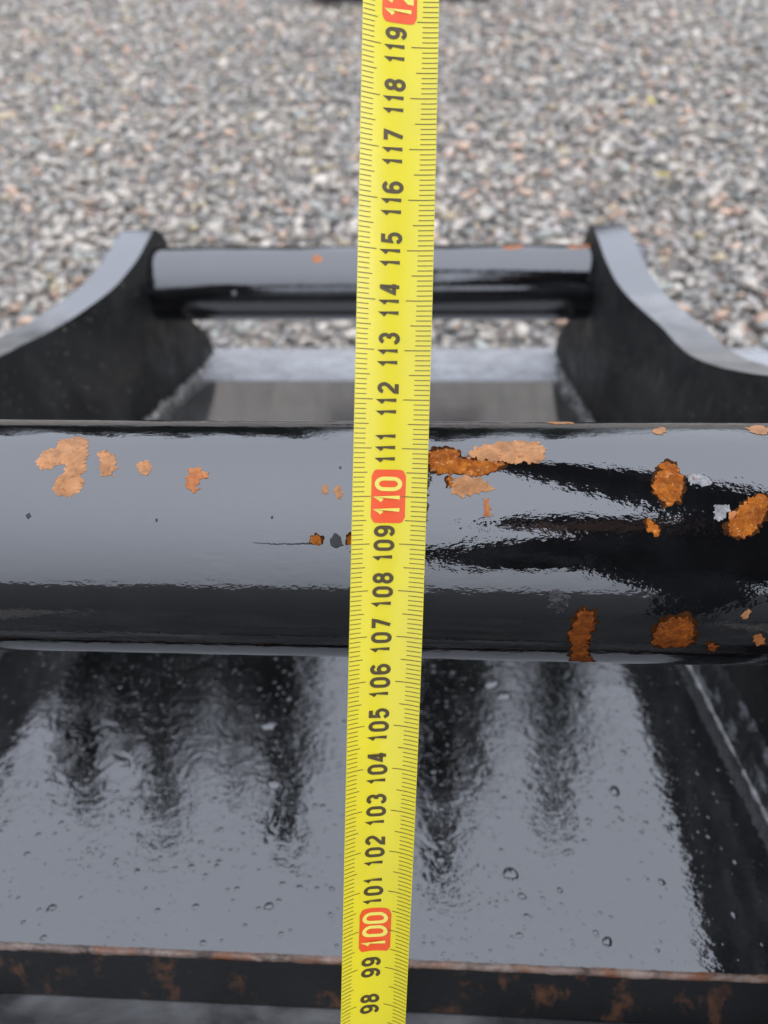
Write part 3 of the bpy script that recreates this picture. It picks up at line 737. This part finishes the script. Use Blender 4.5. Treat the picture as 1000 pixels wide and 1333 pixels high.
for k, (az, el, D, hwd, lb) in enumerate(TREES):
    spruce(D*math.sin(rad(az)), D*math.cos(rad(az)), .33+D*math.tan(rad(el)), D*math.tan(rad(hwd))*3.1, lb, 20+k)
for k, (az, el, D) in enumerate([(-38, 19, 26), (-45, 21, 25), (-53, 18, 28), (24, 17, 30), (31, 20, 27), (39, 22, 25), (48, 19, 27)]):
    spruce(D*math.sin(rad(az)), D*math.cos(rad(az)), .33+D*math.tan(rad(el)), D*math.tan(rad(3.4)),
           ('spruce left of the mirrored ones, number %s outward' % ['one', 'two', 'three'][k]) if k < 3 else ('spruce right of the mirrored ones, number %s outward' % ['one', 'two', 'three', 'four'][k-3]), 40+k, 24)

# ------------------------------------------------------------------ the photographer, mirrored darkly in the pin
PZ = Vector((0, 0, PIN_Z))
def W(x, y, z): return Vector((x*.001, y*.001, z*.001))+PZ
def cloth(name, a, b_, rough=.8):
    m, t, b = mat(name); v = coords(t)
    t.links.new(mixc(t, noise_(t, v, 14, 5, .6), a, b_), b.inputs['Base Color']); b.inputs['Roughness'].default_value = rough
    t.links.new(bump_(t, noise_(t, v, 9, 4, .6), .02), b.inputs['Normal']); return m
M_JACKET = cloth('dark_jacket', (.008, .009, .011), (.016, .017, .02)); M_TROUSER = cloth('dark_trousers', (.014, .015, .018), (.03, .03, .034))
M_SKIN = cloth('skin', (.48, .27, .19), (.56, .33, .24), .5); M_BOOT = cloth('black_boots', (.01, .01, .01), (.02, .02, .02), .4)
M_CAP = cloth('knit_cap_wool', (.012, .012, .014), (.03, .03, .033), .9)
person = empty('person', Matrix.Translation((.42, -.75, 0)))
tag(person, 'person in dark jacket, gloves and cap bending down to hold the tape', 'person')
V, E, Rr = [], [], []
def jv(p, r, prev=None):
    V.append(p); Rr.append(r); k = len(V)-1
    if prev is not None: E.append((prev, k))
    return k
pel = jv(W(430, -930, 420), .165); sp1 = jv(W(390, -800, 480), .160, pel); ch = jv(W(310, -640, 500), .20, sp1); nk0 = jv(W(290, -520, 560), .10, ch)
nk = jv(W(270, -470, 600), .060, nk0); hd = jv(W(245, -410, 640), .088, nk); hd2 = jv(W(230, -380, 690), .094, hd); hd3 = jv(W(222, -365, 735), .07, hd2)
jv(W(232, -300, 640), .018, hd)
def hand(wr, pd, side, grip, prev):
    """palm and five fingers: pd = hand direction, side = towards the thumb, grip = way the fingers close"""
    pd, side, grip = pd.normalized(), side.normalized(), grip.normalized()
    pm = jv(wr+pd*.055, .024, prev)
    for k, (o_, L) in enumerate(((.027, .075), (.009, .084), (-.009, .078), (-.026, .062))):
        kn = jv(wr+pd*.090+side*o_, .0105, pm)
        a = jv(V[kn]+(pd*.75+grip*.65).normalized()*L*.45, .0092, kn)
        b_ = jv(V[a]+(pd*.1+grip).normalized()*L*.33, .0085, a)
        jv(V[b_]+(grip*.7-pd*.7).normalized()*L*.25, .0075, b_)
    t0 = jv(wr+pd*.035+side*.036, .012, pm); t1 = jv(V[t0]+(side*.5+pd*.6+grip*.6).normalized()*.034, .0105, t0)
    jv(V[t1]+(pd*.6+grip*.8).normalized()*.028, .009, t1)
# arm that reaches forward to the tape case
CASE = tape_pt(1452, 0)
s1 = jv(W(430, -500, 600), .105, ch); e1 = jv(W(350, -140, 600), .092, s1); e1b = jv(W(235, 40, 500), .075, e1)
wr = CASE+Vector((.085, -.055, .075)); w1 = jv(wr, .042, e1b)
hand(wr, Vector((-.62, .35, -.55)), Vector((-.1, .8, .55)), Vector((-.5, -.4, -.75)), w1)
s2 = jv(W(150, -600, 480), .105, ch); e2 = jv(W(130, -610, 270), .085, s2)
wr2 = W(125, -400, 225); w2 = jv(wr2, .042, e2)
hand(wr2, Vector((-.45, .85, -.05)), Vector((-.3, -.1, .9)), Vector((-.85, .1, -.2)), w2)
for sgn, kn_, an_, toe in ((1, W(600, -840, -20), W(610, -960, -390), W(630, -830, -440)), (-1, W(400, -860, -20), W(420, -1000, -390), W(410, -870, -440))):
    hp = jv(W(450+sgn*85, -930, 360), .115, pel); k1 = jv(kn_, .066, hp); a1_ = jv(an_, .046, k1); jv(toe, .038, a1_)
me = bpy.data.meshes.new('person_cage'); base = Vector((.42, -.75, 0))
me.from_pydata([tuple(p-base) for p in V], E, []); tmp = bpy.data.objects.new('person_cage', me); C.objects.link(tmp)
sk = tmp.modifiers.new('skin', 'SKIN'); sk.use_smooth_shade = True
ly = me.skin_vertices[0].data
for k, r in enumerate(Rr): ly[k].radius = (r, r); ly[k].use_root = (k == 0)
sb = tmp.modifiers.new('sub', 'SUBSURF'); sb.levels = 2; sb.render_levels = 2
dg = bpy.context.evaluated_depsgraph_get()
bmesh_ = bpy.data.meshes.new_from_object(tmp.evaluated_get(dg)); bpy.data.objects.remove(tmp)
bmesh_.name = 'body'; bmesh_.materials.clear()
for mm_ in (M_JACKET, M_TROUSER, M_SKIN, M_BOOT, M_CAP): bmesh_.materials.append(mm_)
wrs = (V[w1], V[w2])
for p in bmesh_.polygons:
    c0 = p.center+base; zz = c0.z-PIN_Z
    mi = 0
    if zz < .38 and c0.y < -.72: mi = 1
    if zz < -.36: mi = 3
    if zz > .58 and (c0-W(238, -390, 670)).length < .19: mi = 2
    if (c0-CASE).length < .105 or (c0-(wr2+Vector((-.05, .07, 0)))).length < .085: mi = 4
    p.material_index = mi
link('body', bmesh_, None, person, True)
bm = bmesh.new(); bmesh.ops.create_uvsphere(bm, u_segments=28, v_segments=16, radius=1)
for v in bm.verts:
    if v.co.z < -.12: v.co.z = -.12-.04*math.sin(v.co.x*9)
    v.co = Vector((v.co.x*.112, v.co.y*.125, v.co.z*.125))
o_ = from_bm('knit_cap', bm, M_CAP, person, True); o_.matrix_local = Matrix.Translation(W(230, -388, 698)-base) @ Matrix.Rotation(rad(-25), 4, 'X')
# tape case in the hand
m, t, b = mat('case_plastic'); v = coords(t); t.links.new(mixc(t, noise_(t, v, 40, 3), (.015, .015, .016), (.03, .03, .032)), b.inputs['Base Color']); b.inputs['Roughness'].default_value = .4
bm = bmesh.new(); ol = []
for cx, cy, aa in ((.020, .018, 0), (-.020, .018, 90), (-.026, -.026, 180), (.026, -.026, 270)):
    r_ = .014 if cy > 0 else .006
    ol += arc(cx, cy, r_, r_, aa, aa+90, 6)
a_ = [bm.verts.new((-.014, p[0], p[1])) for p in ol]; b2 = [bm.verts.new((.014, p[0], p[1])) for p in ol]; nO = len(ol)
bm.faces.new(a_); bm.faces.new(b2[::-1])
for i in range(nO): bm.faces.new((a_[i], a_[(i+1) % nO], b2[(i+1) % nO], b2[i]))
bmesh.ops.recalc_face_normals(bm, faces=bm.faces)
case = from_bm('case', bm, m, tape); bevel(case, .003, 2)
dirv = (tape_pt(1440, 0)-tape_pt(1420, 0)).normalized()
rotm = dirv.to_track_quat('Y', 'Z').to_matrix().to_4x4()
case.matrix_local = TI @ Matrix.Translation(CASE+dirv*.012+Vector((0, 0, .018))) @ rotm

# ------------------------------------------------------------------ small things on the gravel
def leaf(x, y, z, s, rz, col, label, seed):
    rr = random.Random(seed); v_, f_ = [(0, -.5, 0)], []
    n = 9
    for i in range(1, n):
        q = i/n; wd = .36*math.sin(q*math.pi)**.8*(1+.08*(i % 2))
        for sgn in (-1, 0, 1): v_.append((wd*sgn, -.5+q, .10*abs(sgn)*math.sin(q*3)+.06*math.sin(q*5+seed)))
    v_.append((0, .52, .05)); f_ += [(0, 2, 1), (0, 3, 2)]
    for i in range(n-2):
        a = 1+3*i; f_ += [(a, a+1, a+4, a+3), (a+1, a+2, a+5, a+4)]
    a = 1+3*(n-2); L = len(v_)-1; f_ += [(a, a+1, L), (a+1, a+2, L)]
    v_ = [(p[0]*s, p[1]*s, p[2]*s) for p in v_]
    m_ = leafmat('leaf_'+str(seed), col, tuple(c*.7 for c in col))
    o = pyd('fallen_leaf', v_, f_, m_, None, True); o.location = (x, y, z); o.rotation_euler = (rr.uniform(.1, .5), rr.uniform(-.3, .3), rz)
    sm = o.modifiers.new('thick', 'SOLIDIFY'); sm.thickness = .0006
    tag(o, label, 'leaf', 'fallen leaves on the gravel')
leaf(.475, 1.374, .022, .036, 1.3, (.42, .33, .04), 'bright yellow leaf on the gravel above the right ear', 1)
leaf(.533, 1.798, .020, .028, .4, (.38, .31, .07), 'small yellow leaf farther back at upper right of the gravel', 2)
leaf(-.826, 1.812, .020, .030, 1.0, (.36, .34, .19), 'pale yellow leaf on the gravel at upper left', 3)
# dark steel bar that just shows at the top edge of the picture
bar = empty('steel_bar', Matrix.Translation((-.05, 2.90, 0)))
tag(bar, 'dark steel bar lying on the gravel behind the top of the tape', 'bar')
def boxm(name, x0, x1, y0, y1, z0, z1, mat_, parent, bev):
    bm = bmesh.new(); bmesh.ops.create_cube(bm, size=1)
    for v in bm.verts: v.co = Vector((x0+(v.co.x+.5)*(x1-x0), y0+(v.co.y+.5)*(y1-y0), z0+(v.co.z+.5)*(z1-z0)))
    o = from_bm(name, bm, mat_, parent); bevel(o, bev, 2); return o
M_NAVY = dusty_black('navy_paint', lo=(.010, .010, .022), hi=(.03, .03, .05), rough=.35)
M_MAROON = dusty_black('maroon_paint', lo=(.06, .018, .02), hi=(.10, .04, .04), rough=.4)
boxm('shaft', -.30, .06, -.05, .05, .014, .10, M_NAVY, bar, .008); boxm('end_block', .062, .30, -.045, .055, .014, .09, M_MAROON, bar, .008)
